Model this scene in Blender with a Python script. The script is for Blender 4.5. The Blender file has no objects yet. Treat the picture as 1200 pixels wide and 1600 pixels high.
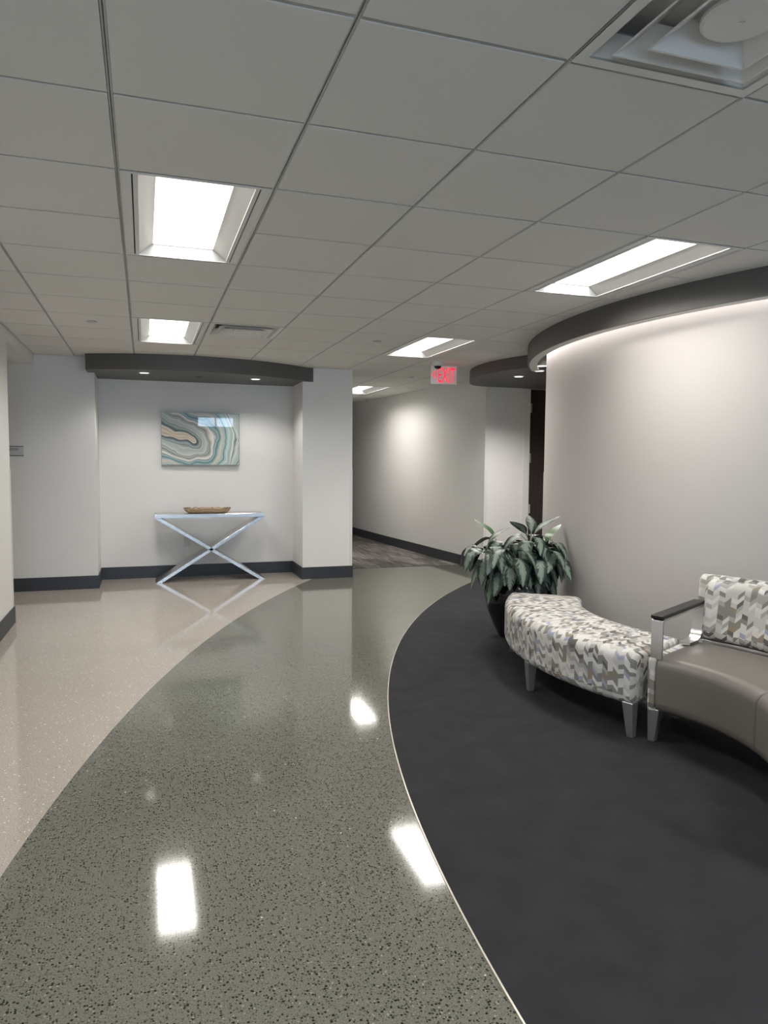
import bpy, bmesh, math, random
from mathutils import Vector, Matrix
random.seed(7)
S = bpy.context.scene
C = S.collection
PI = math.pi
rad = math.radians

# ------------------------------------------------------------------ camera
F_PX = 1132.85
YAW, PITCH, ROLL = 0.3198, -0.0692, 0.0079
CAM = Vector((0.0816, -2.4427, 1.4358))
cd = bpy.data.cameras.new('camera'); cam = bpy.data.objects.new('camera', cd); C.objects.link(cam)
cd.sensor_fit = 'HORIZONTAL'; cd.sensor_width = 36.0; cd.lens = F_PX / 1200 * 36.0
cd.clip_start = 0.05
fw = Vector((math.sin(YAW)*math.cos(PITCH), math.cos(YAW)*math.cos(PITCH), math.sin(PITCH)))
rt = Vector((math.cos(YAW), -math.sin(YAW), 0)); up = rt.cross(fw)
r2 = rt*math.cos(ROLL) + up*math.sin(ROLL); u2 = -rt*math.sin(ROLL) + up*math.cos(ROLL)
m = Matrix.Identity(4)
for i in range(3):
    m[i][0] = r2[i]; m[i][1] = u2[i]; m[i][2] = -fw[i]; m[i][3] = CAM[i]
cam.matrix_world = m
S.camera = cam

# ------------------------------------------------------------------ world, daylight, exposure
SKY_STRENGTH = 17.0
LENS_E = 3.2           # glow of the lens sheet itself
TROF_W = 26.0          # light thrown down by each troffer
COVE_E = 19.0
DOWN_W = 34.0
w = bpy.data.worlds.new('world'); S.world = w; w.use_nodes = True
bg = w.node_tree.nodes['Background']; bg.inputs[0].default_value = (0.56, 0.76, 1.0, 1); bg.inputs[1].default_value = SKY_STRENGTH
S.view_settings.view_transform = 'Standard'; S.view_settings.look = 'None'
S.view_settings.gamma = 1.0; S.view_settings.use_curve_mapping = False
S.view_settings.exposure = 0.0
H = 2.55            # ceiling height
T = 0.61            # ceiling module
REAR = -7.5
WIN = ((-0.95, 0.25, 0.85, 2.3), (1.66, 2.83, 1.95, 2.32), (3.2, 4.8, 0.85, 2.3))   # x0, x1, sill, head
for a, b, za, zb in WIN:    # light portals in the windows behind the camera (guide the sky sampling, emit nothing)
    ld = bpy.data.lights.new('window_portal', 'AREA'); ld.shape = 'RECTANGLE'; ld.size = b-a; ld.size_y = zb-za
    ld.cycles.is_portal = True
    lo = bpy.data.objects.new('window_portal', ld); C.objects.link(lo)
    lo.location = ((a+b)/2, REAR-0.1, (za+zb)/2); lo.rotation_euler = (rad(90), 0, 0)

# ------------------------------------------------------------------ materials
def new_mat(name):
    mt = bpy.data.materials.new(name); mt.use_nodes = True
    nt = mt.node_tree; return mt, nt, nt.nodes, nt.links, nt.nodes['Principled BSDF']
def mat(name, col, rough=0.5, metal=0.0, spec=0.5, coat=0.0, noise=0.0, nscale=30, bump=0.0, bscale=200, emit=None, es=0.0):
    mt, nt, N, L, b = new_mat(name)
    b.inputs['Base Color'].default_value = (*col, 1); b.inputs['Roughness'].default_value = rough
    b.inputs['Metallic'].default_value = metal; b.inputs['Specular IOR Level'].default_value = spec
    b.inputs['Coat Weight'].default_value = coat; b.inputs['Coat Roughness'].default_value = 0.05
    if emit: b.inputs['Emission Color'].default_value = (*emit, 1); b.inputs['Emission Strength'].default_value = es
    if noise or bump:
        tc = N.new('ShaderNodeTexCoord')
    if noise:
        n = N.new('ShaderNodeTexNoise'); n.inputs['Scale'].default_value = nscale; n.inputs['Detail'].default_value = 4
        L.new(tc.outputs['Object'], n.inputs['Vector'])
        r = N.new('ShaderNodeMapRange'); r.inputs[3].default_value = 1-noise; r.inputs[4].default_value = 1+noise
        L.new(n.outputs['Fac'], r.inputs[0])
        x = N.new('ShaderNodeMix'); x.data_type = 'RGBA'; x.blend_type = 'MULTIPLY'; x.inputs[0].default_value = 1
        x.inputs[6].default_value = (*col, 1); L.new(r.outputs[0], x.inputs[7]); L.new(x.outputs[2], b.inputs['Base Color'])
    if bump:
        n2 = N.new('ShaderNodeTexNoise'); n2.inputs['Scale'].default_value = bscale; n2.inputs['Detail'].default_value = 3
        L.new(tc.outputs['Object'], n2.inputs['Vector'])
        bp = N.new('ShaderNodeBump'); bp.inputs['Strength'].default_value = bump; bp.inputs['Distance'].default_value = 0.002
        L.new(n2.outputs['Fac'], bp.inputs['Height']); L.new(bp.outputs[0], b.inputs['Normal'])
    return mt
def math_n(N, L, op, a, b=None, c=None):
    n = N.new('ShaderNodeMath'); n.operation = op
    for i, v in enumerate((a, b, c)):
        if v is None: continue
        if isinstance(v, (int, float)): n.inputs[i].default_value = v
        else: L.new(v, n.inputs[i])
    return n.outputs[0]
def ramp(N, L, fac, stops, const=False):
    r = N.new('ShaderNodeValToRGB'); e = r.color_ramp
    if const: e.interpolation = 'CONSTANT'
    while len(e.elements) < len(stops): e.elements.new(1.0)
    for el, (p, c) in zip(e.elements, stops):
        el.position = p; el.color = (*c, 1)
    L.new(fac, r.inputs[0]); return r.outputs[0]
def mixc(N, L, fac, a, b, mode='MIX'):
    x = N.new('ShaderNodeMix'); x.data_type = 'RGBA'; x.blend_type = mode
    for i, v in ((0, fac), (6, a), (7, b)):
        if isinstance(v, (int, float)): x.inputs[i].default_value = v
        elif isinstance(v, tuple): x.inputs[i].default_value = (*v, 1)
        else: L.new(v, x.inputs[i])
    return x.outputs[2]

def terrazzo(name, base, chips, rough):
    """polished terrazzo: coloured cement with small stone chips"""
    mt, nt, N, L, b = new_mat(name)
    tc = N.new('ShaderNodeTexCoord')
    nz = N.new('ShaderNodeTexNoise'); nz.inputs['Scale'].default_value = 1.3; nz.inputs['Detail'].default_value = 3
    L.new(tc.outputs['Object'], nz.inputs['Vector'])
    mr = N.new('ShaderNodeMapRange'); mr.inputs[3].default_value = 0.93; mr.inputs[4].default_value = 1.07
    L.new(nz.outputs['Fac'], mr.inputs[0])
    col = mixc(N, L, 1.0, base, mr.outputs[0], 'MULTIPLY')
    fine = N.new('ShaderNodeTexNoise'); fine.inputs['Scale'].default_value = 210; fine.inputs['Detail'].default_value = 2
    L.new(tc.outputs['Object'], fine.inputs['Vector'])
    mf = N.new('ShaderNodeMapRange'); mf.inputs[1].default_value = 0.3; mf.inputs[2].default_value = 0.7
    mf.inputs[3].default_value = 0.66; mf.inputs[4].default_value = 1.34
    L.new(fine.outputs['Fac'], mf.inputs[0])
    col = mixc(N, L, 1.0, col, mf.outputs[0], 'MULTIPLY')
    for (scale, prob, size, cc) in chips:
        v = N.new('ShaderNodeTexVoronoi'); v.inputs['Scale'].default_value = scale
        L.new(tc.outputs['Object'], v.inputs['Vector'])
        sp = N.new('ShaderNodeSeparateColor'); L.new(v.outputs['Color'], sp.inputs[0])
        pick = math_n(N, L, 'LESS_THAN', sp.outputs[0], prob)
        sz = math_n(N, L, 'MULTIPLY_ADD', sp.outputs[1], size*0.7, size*0.5)
        ins = math_n(N, L, 'LESS_THAN', v.outputs['Distance'], sz)
        f = math_n(N, L, 'MULTIPLY', pick, ins)
        col = mixc(N, L, f, col, cc)
    L.new(col, b.inputs['Base Color'])
    b.inputs['Roughness'].default_value = rough
    b.inputs['Specular IOR Level'].default_value = 0.5
    return mt

def chevron_fabric(name):
    """woven upholstery print: columns of slanted blocks whose slant flips every column"""
    mt, nt, N, L, b = new_mat(name)
    uv = N.new('ShaderNodeUVMap'); sp = N.new('ShaderNodeSeparateXYZ'); L.new(uv.outputs[0], sp.inputs[0])
    cw, ch = 0.033, 0.0245
    cu = math_n(N, L, 'DIVIDE', sp.outputs[0], cw)
    ci = math_n(N, L, 'FLOOR', cu); cf = math_n(N, L, 'SUBTRACT', cu, ci)
    odd = math_n(N, L, 'FLOORED_MODULO', ci, 2.0)
    # steep falling columns alternate with gently rising ones; each pair steps down, so blocks meet at the column joints
    pr = math_n(N, L, 'FLOOR', math_n(N, L, 'DIVIDE', ci, 2.0))
    steep = math_n(N, L, 'MULTIPLY', cf, 1.35)
    mild = math_n(N, L, 'SUBTRACT', 1.35, math_n(N, L, 'MULTIPLY', cf, 0.40))
    sl = math_n(N, L, 'ADD', math_n(N, L, 'MULTIPLY', steep, math_n(N, L, 'SUBTRACT', 1.0, odd)), math_n(N, L, 'MULTIPLY', mild, odd))
    sl = math_n(N, L, 'ADD', sl, math_n(N, L, 'MULTIPLY', pr, 0.95))
    rv = math_n(N, L, 'ADD', math_n(N, L, 'DIVIDE', sp.outputs[1], ch), sl)
    ri = math_n(N, L, 'FLOOR', rv)
    cv = N.new('ShaderNodeCombineXYZ'); L.new(ci, cv.inputs[0]); L.new(ri, cv.inputs[1])
    w1 = N.new('ShaderNodeTexWhiteNoise'); w1.noise_dimensions = '2D'; L.new(cv.outputs[0], w1.inputs['Vector'])
    cv2 = N.new('ShaderNodeCombineXYZ'); L.new(math_n(N, L, 'ADD', pr, 0.37), cv2.inputs[0]); L.new(ri, cv2.inputs[1])
    w2 = N.new('ShaderNodeTexWhiteNoise'); w2.noise_dimensions = '2D'; L.new(cv2.outputs[0], w2.inputs['Vector'])
    sc2 = N.new('ShaderNodeSeparateColor'); L.new(w1.outputs['Color'], sc2.inputs[0])
    own = math_n(N, L, 'GREATER_THAN', sc2.outputs[1], 0.45)
    wv_ = math_n(N, L, 'ADD', math_n(N, L, 'MULTIPLY', w1.outputs['Value'], own), math_n(N, L, 'MULTIPLY', w2.outputs['Value'], math_n(N, L, 'SUBTRACT', 1.0, own)))
    col = ramp(N, L, wv_, [
        (0.0, (0.62, 0.605, 0.575)), (0.27, (0.50, 0.49, 0.46)), (0.52, (0.36, 0.35, 0.33)), (0.64, (0.23, 0.22, 0.205)),
        (0.83, (0.125, 0.122, 0.12)), (0.885, (0.27, 0.225, 0.16)), (0.91, (0.32, 0.345, 0.44)), (0.945, (0.58, 0.565, 0.535))], True)
    wv = N.new('ShaderNodeTexNoise'); wv.inputs['Scale'].default_value = 900
    L.new(uv.outputs[0], wv.inputs['Vector'])
    mr = N.new('ShaderNodeMapRange'); mr.inputs[3].default_value = 0.9; mr.inputs[4].default_value = 1.1; L.new(wv.outputs['Fac'], mr.inputs[0])
    col = mixc(N, L, 1.0, col, mr.outputs[0], 'MULTIPLY')
    L.new(col, b.inputs['Base Color']); b.inputs['Roughness'].default_value = 0.75
    b.inputs['Specular IOR Level'].default_value = 0.3
    return mt

def painting_mat(name):
    """poured marble-like picture: bands flowing round a long tan finger"""
    mt, nt, N, L, b = new_mat(name)
    uv = N.new('ShaderNodeUVMap')
    sc = N.new('ShaderNodeVectorMath'); sc.operation = 'MULTIPLY'; sc.inputs[1].default_value = (1.48, 1.0, 0); L.new(uv.outputs[0], sc.inputs[0])
    nz = N.new('ShaderNodeTexNoise'); nz.inputs['Scale'].default_value = 2.6; nz.inputs['Detail'].default_value = 1.5; nz.inputs['Roughness'].default_value = 0.4
    L.new(sc.outputs[0], nz.inputs['Vector'])
    d1 = N.new('ShaderNodeVectorMath'); d1.operation = 'MULTIPLY_ADD'; d1.inputs[1].default_value = (0.30, 0.30, 0)
    L.new(nz.outputs['Color'], d1.inputs[0]); L.new(sc.outputs[0], d1.inputs[2])
    off = N.new('ShaderNodeVectorMath'); off.operation = 'SUBTRACT'; off.inputs[1].default_value = (0.15, 0.15, 0); L.new(d1.outputs[0], off.inputs[0])
    A = Vector((-0.45, 0.84, 0)); B = Vector((0.58, 0.47, 0)); AB = B-A
    pa = N.new('ShaderNodeVectorMath'); pa.operation = 'SUBTRACT'; pa.inputs[1].default_value = A; L.new(off.outputs[0], pa.inputs[0])
    dt = N.new('ShaderNodeVectorMath'); dt.operation = 'DOT_PRODUCT'; dt.inputs[1].default_value = AB/AB.length_squared; L.new(pa.outputs[0], dt.inputs[0])
    h = N.new('ShaderNodeClamp'); L.new(dt.outputs['Value'], h.inputs[0])
    ba = N.new('ShaderNodeVectorMath'); ba.operation = 'SCALE'; ba.inputs[0].default_value = AB; L.new(h.outputs[0], ba.inputs['Scale'])
    df = N.new('ShaderNodeVectorMath'); df.operation = 'DISTANCE'; L.new(pa.outputs[0], df.inputs[0]); L.new(ba.outputs[0], df.inputs[1])
    s = df.outputs['Value']
    col = ramp(N, L, s, [
        (0.0, (0.50, 0.40, 0.27)), (0.058, (0.55, 0.46, 0.36)), (0.066, (0.62, 0.58, 0.52)), (0.078, (0.05, 0.06, 0.06)), (0.10, (0.06, 0.09, 0.09)),
        (0.13, (0.24, 0.29, 0.27)), (0.20, (0.40, 0.43, 0.38)), (0.27, (0.50, 0.52, 0.47)), (0.33, (0.42, 0.44, 0.40)), (0.345, (0.08, 0.10, 0.10)),
        (0.355, (0.56, 0.54, 0.48)), (0.40, (0.62, 0.57, 0.50)), (0.43, (0.34, 0.47, 0.44)), (0.47, (0.13, 0.24, 0.25)), (0.52, (0.30, 0.44, 0.42)),
        (0.54, (0.60, 0.58, 0.50)), (0.575, (0.56, 0.47, 0.36)), (0.60, (0.48, 0.60, 0.55)), (0.66, (0.16, 0.27, 0.28)), (0.68, (0.50, 0.62, 0.57)),
        (0.76, (0.40, 0.54, 0.50)), (0.80, (0.60, 0.62, 0.55)), (1.0, (0.36, 0.48, 0.45))])
    n1 = N.new('ShaderNodeTexNoise'); n1.noise_dimensions = '1D'; n1.inputs['Detail'].default_value = 5; n1.inputs['Scale'].default_value = 1
    L.new(math_n(N, L, 'MULTIPLY', s, 34.0), n1.inputs['W'])
    mr = N.new('ShaderNodeMapRange'); mr.inputs[1].default_value = 0.3; mr.inputs[2].default_value = 0.7; mr.inputs[3].default_value = 0.62; mr.inputs[4].default_value = 1.35
    L.new(n1.outputs['Fac'], mr.inputs[0])
    col = mixc(N, L, 1.0, col, mr.outputs[0], 'MULTIPLY')
    n2 = N.new('ShaderNodeTexNoise'); n2.noise_dimensions = '1D'; n2.inputs['Detail'].default_value = 2; n2.inputs['Scale'].default_value = 1
    L.new(math_n(N, L, 'MULTIPLY_ADD', s, 22.0, 5.3), n2.inputs['W'])
    ln = math_n(N, L, 'LESS_THAN', math_n(N, L, 'ABSOLUTE', math_n(N, L, 'SUBTRACT', n2.outputs['Fac'], 0.47)), 0.014)
    ln = math_n(N, L, 'MULTIPLY', ln, 0.75)
    col = mixc(N, L, ln, col, (0.05, 0.08, 0.085))
    L.new(col, b.inputs['Base Color']); b.inputs['Roughness'].default_value = 0.35
    b.inputs['Coat Weight'].default_value = 1.0; b.inputs['Coat Roughness'].default_value = 0.02
    return mt

def leaf_mat(name):
    mt, nt, N, L, b = new_mat(name)
    uv = N.new('ShaderNodeUVMap'); sp = N.new('ShaderNodeSeparateXYZ'); L.new(uv.outputs[0], sp.inputs[0])
    au = math_n(N, L, 'ABSOLUTE', math_n(N, L, 'MULTIPLY_ADD', sp.outputs[0], 2.0, -1.0))     # 0 at the midrib, 1 at the margin
    vv = math_n(N, L, 'SUBTRACT', math_n(N, L, 'MULTIPLY', sp.outputs[1], 16.0), math_n(N, L, 'MULTIPLY', au, 3.2))
    oi = N.new('ShaderNodeObjectInfo')
    cv = N.new('ShaderNodeCombineXYZ'); L.new(math_n(N, L, 'MULTIPLY', sp.outputs[0], 2.5), cv.inputs[0]); L.new(vv, cv.inputs[1]); L.new(math_n(N, L, 'MULTIPLY', oi.outputs['Random'], 40.0), cv.inputs[2])
    nz = N.new('ShaderNodeTexNoise'); nz.inputs['Scale'].default_value = 1.0; nz.inputs['Detail'].default_value = 3; L.new(cv.outputs[0], nz.inputs['Vector'])
    f = math_n(N, L, 'SUBTRACT', math_n(N, L, 'MULTIPLY_ADD', nz.outputs['Fac'], 1.7, -0.30), au)
    mr = N.new('ShaderNodeMapRange'); mr.inputs[1].default_value = -0.05; mr.inputs[2].default_value = 0.14; L.new(f, mr.inputs[0])
    col = mixc(N, L, mr.outputs[0], (0.010, 0.028, 0.015), (0.185, 0.235, 0.190))
    vein = math_n(N, L, 'LESS_THAN', au, 0.05)
    col = mixc(N, L, math_n(N, L, 'MULTIPLY', vein, 0.6), col, (0.26, 0.32, 0.25))
    L.new(col, b.inputs['Base Color']); b.inputs['Roughness'].default_value = 0.42
    b.inputs['Specular IOR Level'].default_value = 0.6
    return mt

def plank_mat(name):
    mt, nt, N, L, b = new_mat(name)
    tc = N.new('ShaderNodeTexCoord'); oi = N.new('ShaderNodeObjectInfo')
    mp = N.new('ShaderNodeMapping'); mp.inputs['Scale'].default_value = (14, 1.1, 1); mp.inputs['Rotation'].default_value = (0, 0, rad(-5)); L.new(tc.outputs['Object'], mp.inputs[0])
    nz = N.new('ShaderNodeTexNoise'); nz.inputs['Scale'].default_value = 2; nz.inputs['Detail'].default_value = 5; L.new(mp.outputs[0], nz.inputs['Vector'])
    f = math_n(N, L, 'ADD', nz.outputs['Fac'], math_n(N, L, 'MULTIPLY_ADD', oi.outputs['Random'], 0.3, -0.15))
    col = ramp(N, L, f, [(0.28, (0.030, 0.026, 0.023)), (0.5, (0.095, 0.085, 0.075)), (0.75, (0.24, 0.22, 0.20))])
    L.new(col, b.inputs['Base Color']); b.inputs['Roughness'].default_value = 0.85
    return mt

def wood_mat(name, c1, c2, scale=(3, 40, 40), rough=0.5):
    mt, nt, N, L, b = new_mat(name)
    tc = N.new('ShaderNodeTexCoord'); mp = N.new('ShaderNodeMapping'); mp.inputs['Scale'].default_value = scale; L.new(tc.outputs['Object'], mp.inputs[0])
    nz = N.new('ShaderNodeTexNoise'); nz.inputs['Scale'].default_value = 1; nz.inputs['Detail'].default_value = 5; L.new(mp.outputs[0], nz.inputs['Vector'])
    L.new(ramp(N, L, nz.outputs['Fac'], [(0.3, c1), (0.7, c2)]), b.inputs['Base Color']); b.inputs['Roughness'].default_value = rough
    return mt

def brushed(name, col, rough, scale):
    mt, nt, N, L, b = new_mat(name)
    tc = N.new('ShaderNodeTexCoord'); mp = N.new('ShaderNodeMapping'); mp.inputs['Scale'].default_value = scale; L.new(tc.outputs['Object'], mp.inputs[0])
    nz = N.new('ShaderNodeTexNoise'); nz.inputs['Scale'].default_value = 1; nz.inputs['Detail'].default_value = 3; L.new(mp.outputs[0], nz.inputs['Vector'])
    mr = N.new('ShaderNodeMapRange'); mr.inputs[3].default_value = rough-0.07; mr.inputs[4].default_value = rough+0.1; L.new(nz.outputs['Fac'], mr.inputs[0])
    b.inputs['Base Color'].default_value = (*col, 1); b.inputs['Metallic'].default_value = 1
    L.new(mr.outputs[0], b.inputs['Roughness'])
    return mt

def glass_mat(name):
    mt, nt, N, L, b = new_mat(name)
    tr = N.new('ShaderNodeBsdfTransparent'); gl = N.new('ShaderNodeBsdfGlossy'); gl.inputs['Roughness'].default_value = 0.02
    mx = N.new('ShaderNodeMixShader'); mx.inputs[0].default_value = 0.06
    L.new(tr.outputs[0], mx.inputs[1]); L.new(gl.outputs[0], mx.inputs[2]); L.new(mx.outputs[0], N['Material Output'].inputs['Surface'])
    return mt

def emit_mat(name, col, s):
    mt, nt, N, L, b = new_mat(name)
    e = N.new('ShaderNodeEmission'); e.inputs[0].default_value = (*col, 1); e.inputs[1].default_value = s
    L.new(e.outputs[0], N['Material Output'].inputs['Surface']); return mt

M = {}
M['wall'] = mat('wall_paint', (0.735, 0.725, 0.70), 0.46, spec=0.4, bump=0.03, bscale=500)
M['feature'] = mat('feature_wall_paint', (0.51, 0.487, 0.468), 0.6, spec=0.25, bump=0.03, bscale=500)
M['soffit'] = mat('soffit_paint', (0.105, 0.100, 0.095), 0.5, bump=0.02, bscale=500)
M['base'] = mat('baseboard_vinyl', (0.033, 0.037, 0.043), 0.45)
M['tile'] = mat('ceiling_tile_face', (0.74, 0.73, 0.70), 0.9, spec=0.1, noise=0.02, nscale=60, bump=0.1, bscale=700)
M['tee'] = mat('grid_tee_paint', (0.52, 0.52, 0.51), 0.5)
M['slab'] = mat('plenum_dark', (0.05, 0.05, 0.05), 0.9)
M['beige'] = terrazzo('beige_terrazzo', (0.40, 0.358, 0.312), [(90, 0.22, 0.32, (0.50, 0.46, 0.41)), (120, 0.12, 0.3, (0.20, 0.17, 0.145)), (80, 0.13, 0.28, (0.80, 0.77, 0.72))], 0.065)
M['green'] = terrazzo('green_terrazzo', (0.150, 0.150, 0.123), [(130, 0.40, 0.42, (0.080, 0.082, 0.068)), (112, 0.46, 0.40, (0.013, 0.015, 0.014)), (110, 0.14, 0.35, (0.27, 0.265, 0.22)), (70, 0.006, 0.25, (0.6, 0.58, 0.52))], 0.075)
M['carpet'] = mat('black_carpet', (0.031, 0.031, 0.0345), 0.95, spec=0.15, noise=0.35, nscale=7, bump=0.7, bscale=420)
M['plank'] = plank_mat('carpet_plank_grey')
M['zinc'] = mat('zinc_strip', (0.62, 0.58, 0.50), 0.35, metal=0.8)
M['white'] = mat('white_enamel', (0.72, 0.72, 0.70), 0.35)
M['reflect'] = mat('troffer_reflector', (0.46, 0.455, 0.44), 0.35)
M['lens'] = emit_mat('troffer_lens', (1.0, 0.965, 0.90), LENS_E)
M['lens_d'] = emit_mat('downlight_lens', (1.0, 0.97, 0.94), 4.0)
M['cove'] = emit_mat('cove_led', (1.0, 0.94, 0.91), COVE_E)
M['dark'] = mat('dark_gap', (0.01, 0.01, 0.01), 0.8)
M['guard'] = mat('corner_guard_vinyl', (0.68, 0.67, 0.64), 0.3)
M['steel'] = brushed('brushed_steel', (0.62, 0.62, 0.62), 0.24, (2, 60, 400))
M['alu'] = mat('satin_aluminium', (0.60, 0.60, 0.60), 0.32, metal=1.0)
M['legpaint'] = mat('silver_leg', (0.50, 0.50, 0.50), 0.35, metal=0.85)
M['fabric'] = chevron_fabric('chevron_fabric')
M['leather'] = mat('taupe_leather', (0.172, 0.155, 0.139), 0.38, spec=0.5, noise=0.05, nscale=8, bump=0.12, bscale=700)
M['black'] = mat('black_rubber', (0.012, 0.012, 0.013), 0.4)
M['pot'] = mat('black_gloss_pot', (0.008, 0.008, 0.009), 0.12)
M['soil'] = mat('dark_soil', (0.02, 0.014, 0.01), 0.95, bump=1.0, bscale=60)
M['leaf'] = leaf_mat('silver_leaf')
M['leafg'] = mat('plain_green_leaf', (0.045, 0.12, 0.03), 0.35)
M['stem'] = mat('green_stem', (0.10, 0.16, 0.06), 0.5)
M['art'] = painting_mat('poured_picture')
M['frame'] = mat('grey_metal_frame', (0.22, 0.22, 0.21), 0.3, metal=0.7)
M['bowl'] = wood_mat('pale_carved_wood', (0.30, 0.20, 0.11), (0.55, 0.41, 0.26), (6, 60, 60))
M['bark'] = wood_mat('dark_rim_wood', (0.06, 0.035, 0.02), (0.22, 0.13, 0.08), (30, 60, 60), 0.8)
M['door'] = wood_mat('dark_walnut_door', (0.012, 0.007, 0.006), (0.030, 0.019, 0.015), (30, 30, 2), 0.35)
M['plate'] = mat('outlet_plastic', (0.60, 0.61, 0.62), 0.35)
M['signface'] = mat('sign_face', (0.52, 0.53, 0.56), 0.3)
M['ink'] = mat('sign_ink', (0.03, 0.03, 0.04), 0.5)
M['acrylic'] = mat('exit_acrylic', (0.60, 0.58, 0.57), 0.15, emit=(0.8, 0.7, 0.68), es=0.12)
M['red'] = emit_mat('exit_red', (1.0, 0.02, 0.05), 2.0)
M['glass'] = glass_mat('window_glass')
M['chrome'] = mat('hinge_steel', (0.65, 0.65, 0.64), 0.25, metal=1)

# ------------------------------------------------------------------ mesh helpers
def obj(name, bm, m, parent=None, smooth=False, auto=None):
    me = bpy.data.meshes.new(name)
    bmesh.ops.recalc_face_normals(bm, faces=bm.faces)
    bm.to_mesh(me); bm.free()
    me.materials.append(M[m] if isinstance(m, str) else m)
    if smooth:
        for p in me.polygons: p.use_smooth = True
        if auto: me.set_sharp_from_angle(angle=rad(auto))
    o = bpy.data.objects.new(name, me); C.objects.link(o)
    if parent: o.parent = parent
    return o
def inst(name, me, parent=None, loc=(0, 0, 0), rot=(0, 0, 0), sc=1.0):
    o = bpy.data.objects.new(name, me); C.objects.link(o)
    if parent: o.parent = parent
    o.location = loc; o.rotation_euler = rot
    o.scale = (sc, sc, sc) if isinstance(sc, (int, float)) else sc
    return o
def tag(o, label, cat, group=None):
    o['label'] = label; o['category'] = cat
    if group: o['group'] = group
    return o
def thing(name, label, cat, loc=(0, 0, 0), rz=0.0, group=None):
    o = bpy.data.objects.new(name, None); C.objects.link(o); o.empty_display_size = 0.1
    o.location = loc; o.rotation_euler = (0, 0, rz)
    return tag(o, label, cat, group)
def struct(o, label=None):
    o['kind'] = 'structure'
    if label: o['label'] = label
    return o
def box(bm, x0, x1, y0, y1, z0, z1):
    v = [bm.verts.new(p) for p in ((x0, y0, z0), (x1, y0, z0), (x1, y1, z0), (x0, y1, z0), (x0, y0, z1), (x1, y0, z1), (x1, y1, z1), (x0, y1, z1))]
    for f in ((3, 2, 1, 0), (4, 5, 6, 7), (0, 1, 5, 4), (1, 2, 6, 5), (2, 3, 7, 6), (3, 0, 4, 7)): bm.faces.new([v[i] for i in f])
def boxes(*bs):
    bm = bmesh.new()
    for b in bs: box(bm, *b)
    return bm
def bev(bm, w, seg=2):
    bmesh.ops.bevel(bm, geom=bm.edges[:], offset=w, segments=seg, affect='EDGES', profile=0.5, clamp_overlap=True)
    return bm
def prism(bm, pts, z0, z1):
    a = [bm.verts.new((x, y, z0)) for x, y in pts]; b = [bm.verts.new((x, y, z1)) for x, y in pts]
    n = len(pts)
    bm.faces.new(a[::-1]); bm.faces.new(b)
    for i in range(n): bm.faces.new((a[i], a[(i+1) % n], b[(i+1) % n], b[i]))
def strip_wall(bm, inner, outer, z0, z1):
    """solid between two matching polylines"""
    n = len(inner)
    R = [[bm.verts.new((p[0], p[1], z)) for z in (z0, z1)] for p in inner]
    Q = [[bm.verts.new((p[0], p[1], z)) for z in (z0, z1)] for p in outer]
    for i in range(n-1):
        bm.faces.new((R[i][0], R[i+1][0], R[i+1][1], R[i][1])); bm.faces.new((Q[i+1][0], Q[i][0], Q[i][1], Q[i+1][1]))
        bm.faces.new((R[i][1], R[i+1][1], Q[i+1][1], Q[i][1])); bm.faces.new((R[i+1][0], R[i][0], Q[i][0], Q[i+1][0]))
    for i in (0, n-1): bm.faces.new((R[i][0], R[i][1], Q[i][1], Q[i][0]))
def arc(c, r, a0, a1, n):
    return [(c[0]+r*math.cos(rad(a0+(a1-a0)*i/n)), c[1]+r*math.sin(rad(a0+(a1-a0)*i/n))) for i in range(n+1)]
def lathe(bm, prof, n=32, cx=0, cy=0, cap=True):
    rings = [[bm.verts.new((cx+r*math.cos(2*PI*i/n), cy+r*math.sin(2*PI*i/n), z)) for i in range(n)] for r, z in prof]
    for a, b in zip(rings, rings[1:]):
        for i in range(n): bm.faces.new((a[i], a[(i+1) % n], b[(i+1) % n], b[i]))
    if cap: bm.faces.new(rings[0][::-1]); bm.faces.new(rings[-1])
def text_mesh(s, size, depth):
    cu = bpy.data.curves.new('lettering', 'FONT'); cu.body = s; cu.size = size; cu.extrude = depth; cu.align_x = 'CENTER'; cu.align_y = 'CENTER'
    o = bpy.data.objects.new('lettering', cu); C.objects.link(o)
    bpy.context.view_layer.update()
    me = bpy.data.meshes.new_from_object(o.evaluated_get(bpy.context.evaluated_depsgraph_get()))
    bpy.data.objects.remove(o); return me

# ------------------------------------------------------------------ floor
GC, GR = (14.917, -2.566), 15.58          # beige/green joint
BC, BR = (10.697, -1.426), 9.722          # green/black joint
def xg(y): return GC[0]-math.sqrt(GR*GR-(y-GC[1])**2)
def xb(y): return BC[0]-math.sqrt(BR*BR-(y-BC[1])**2)
YC = 6.83
floor = struct(obj('floor', boxes((-3.2, 6.2, REAR-.2, 14.2, -0.2, -0.01)), 'slab'), 'polished two-tone terrazzo and black carpet floor')
ys = [REAR+(YC-REAR)*i/160 for i in range(161)]
def ribbon(name, fa, fb, m, z, ylist, thick=None):
    bm = bmesh.new()
    strip_wall(bm, [(fa(y), y) for y in ylist], [(fb(y), y) for y in ylist], z-0.008, z)
    return obj(name, bm, m, floor)
ribbon('beige_terrazzo', lambda y: -3.2, xg, 'beige', 0.0, ys)
ribbon('green_terrazzo', xg, lambda y: xb(y)-0.006, 'green', 0.0, ys)
ribbon('zinc_divider', lambda y: xb(y)-0.006, xb, 'zinc', 0.003, ys)
ribbon('black_carpet', xb, lambda y: 6.1, 'carpet', 0.003, ys)
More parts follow.
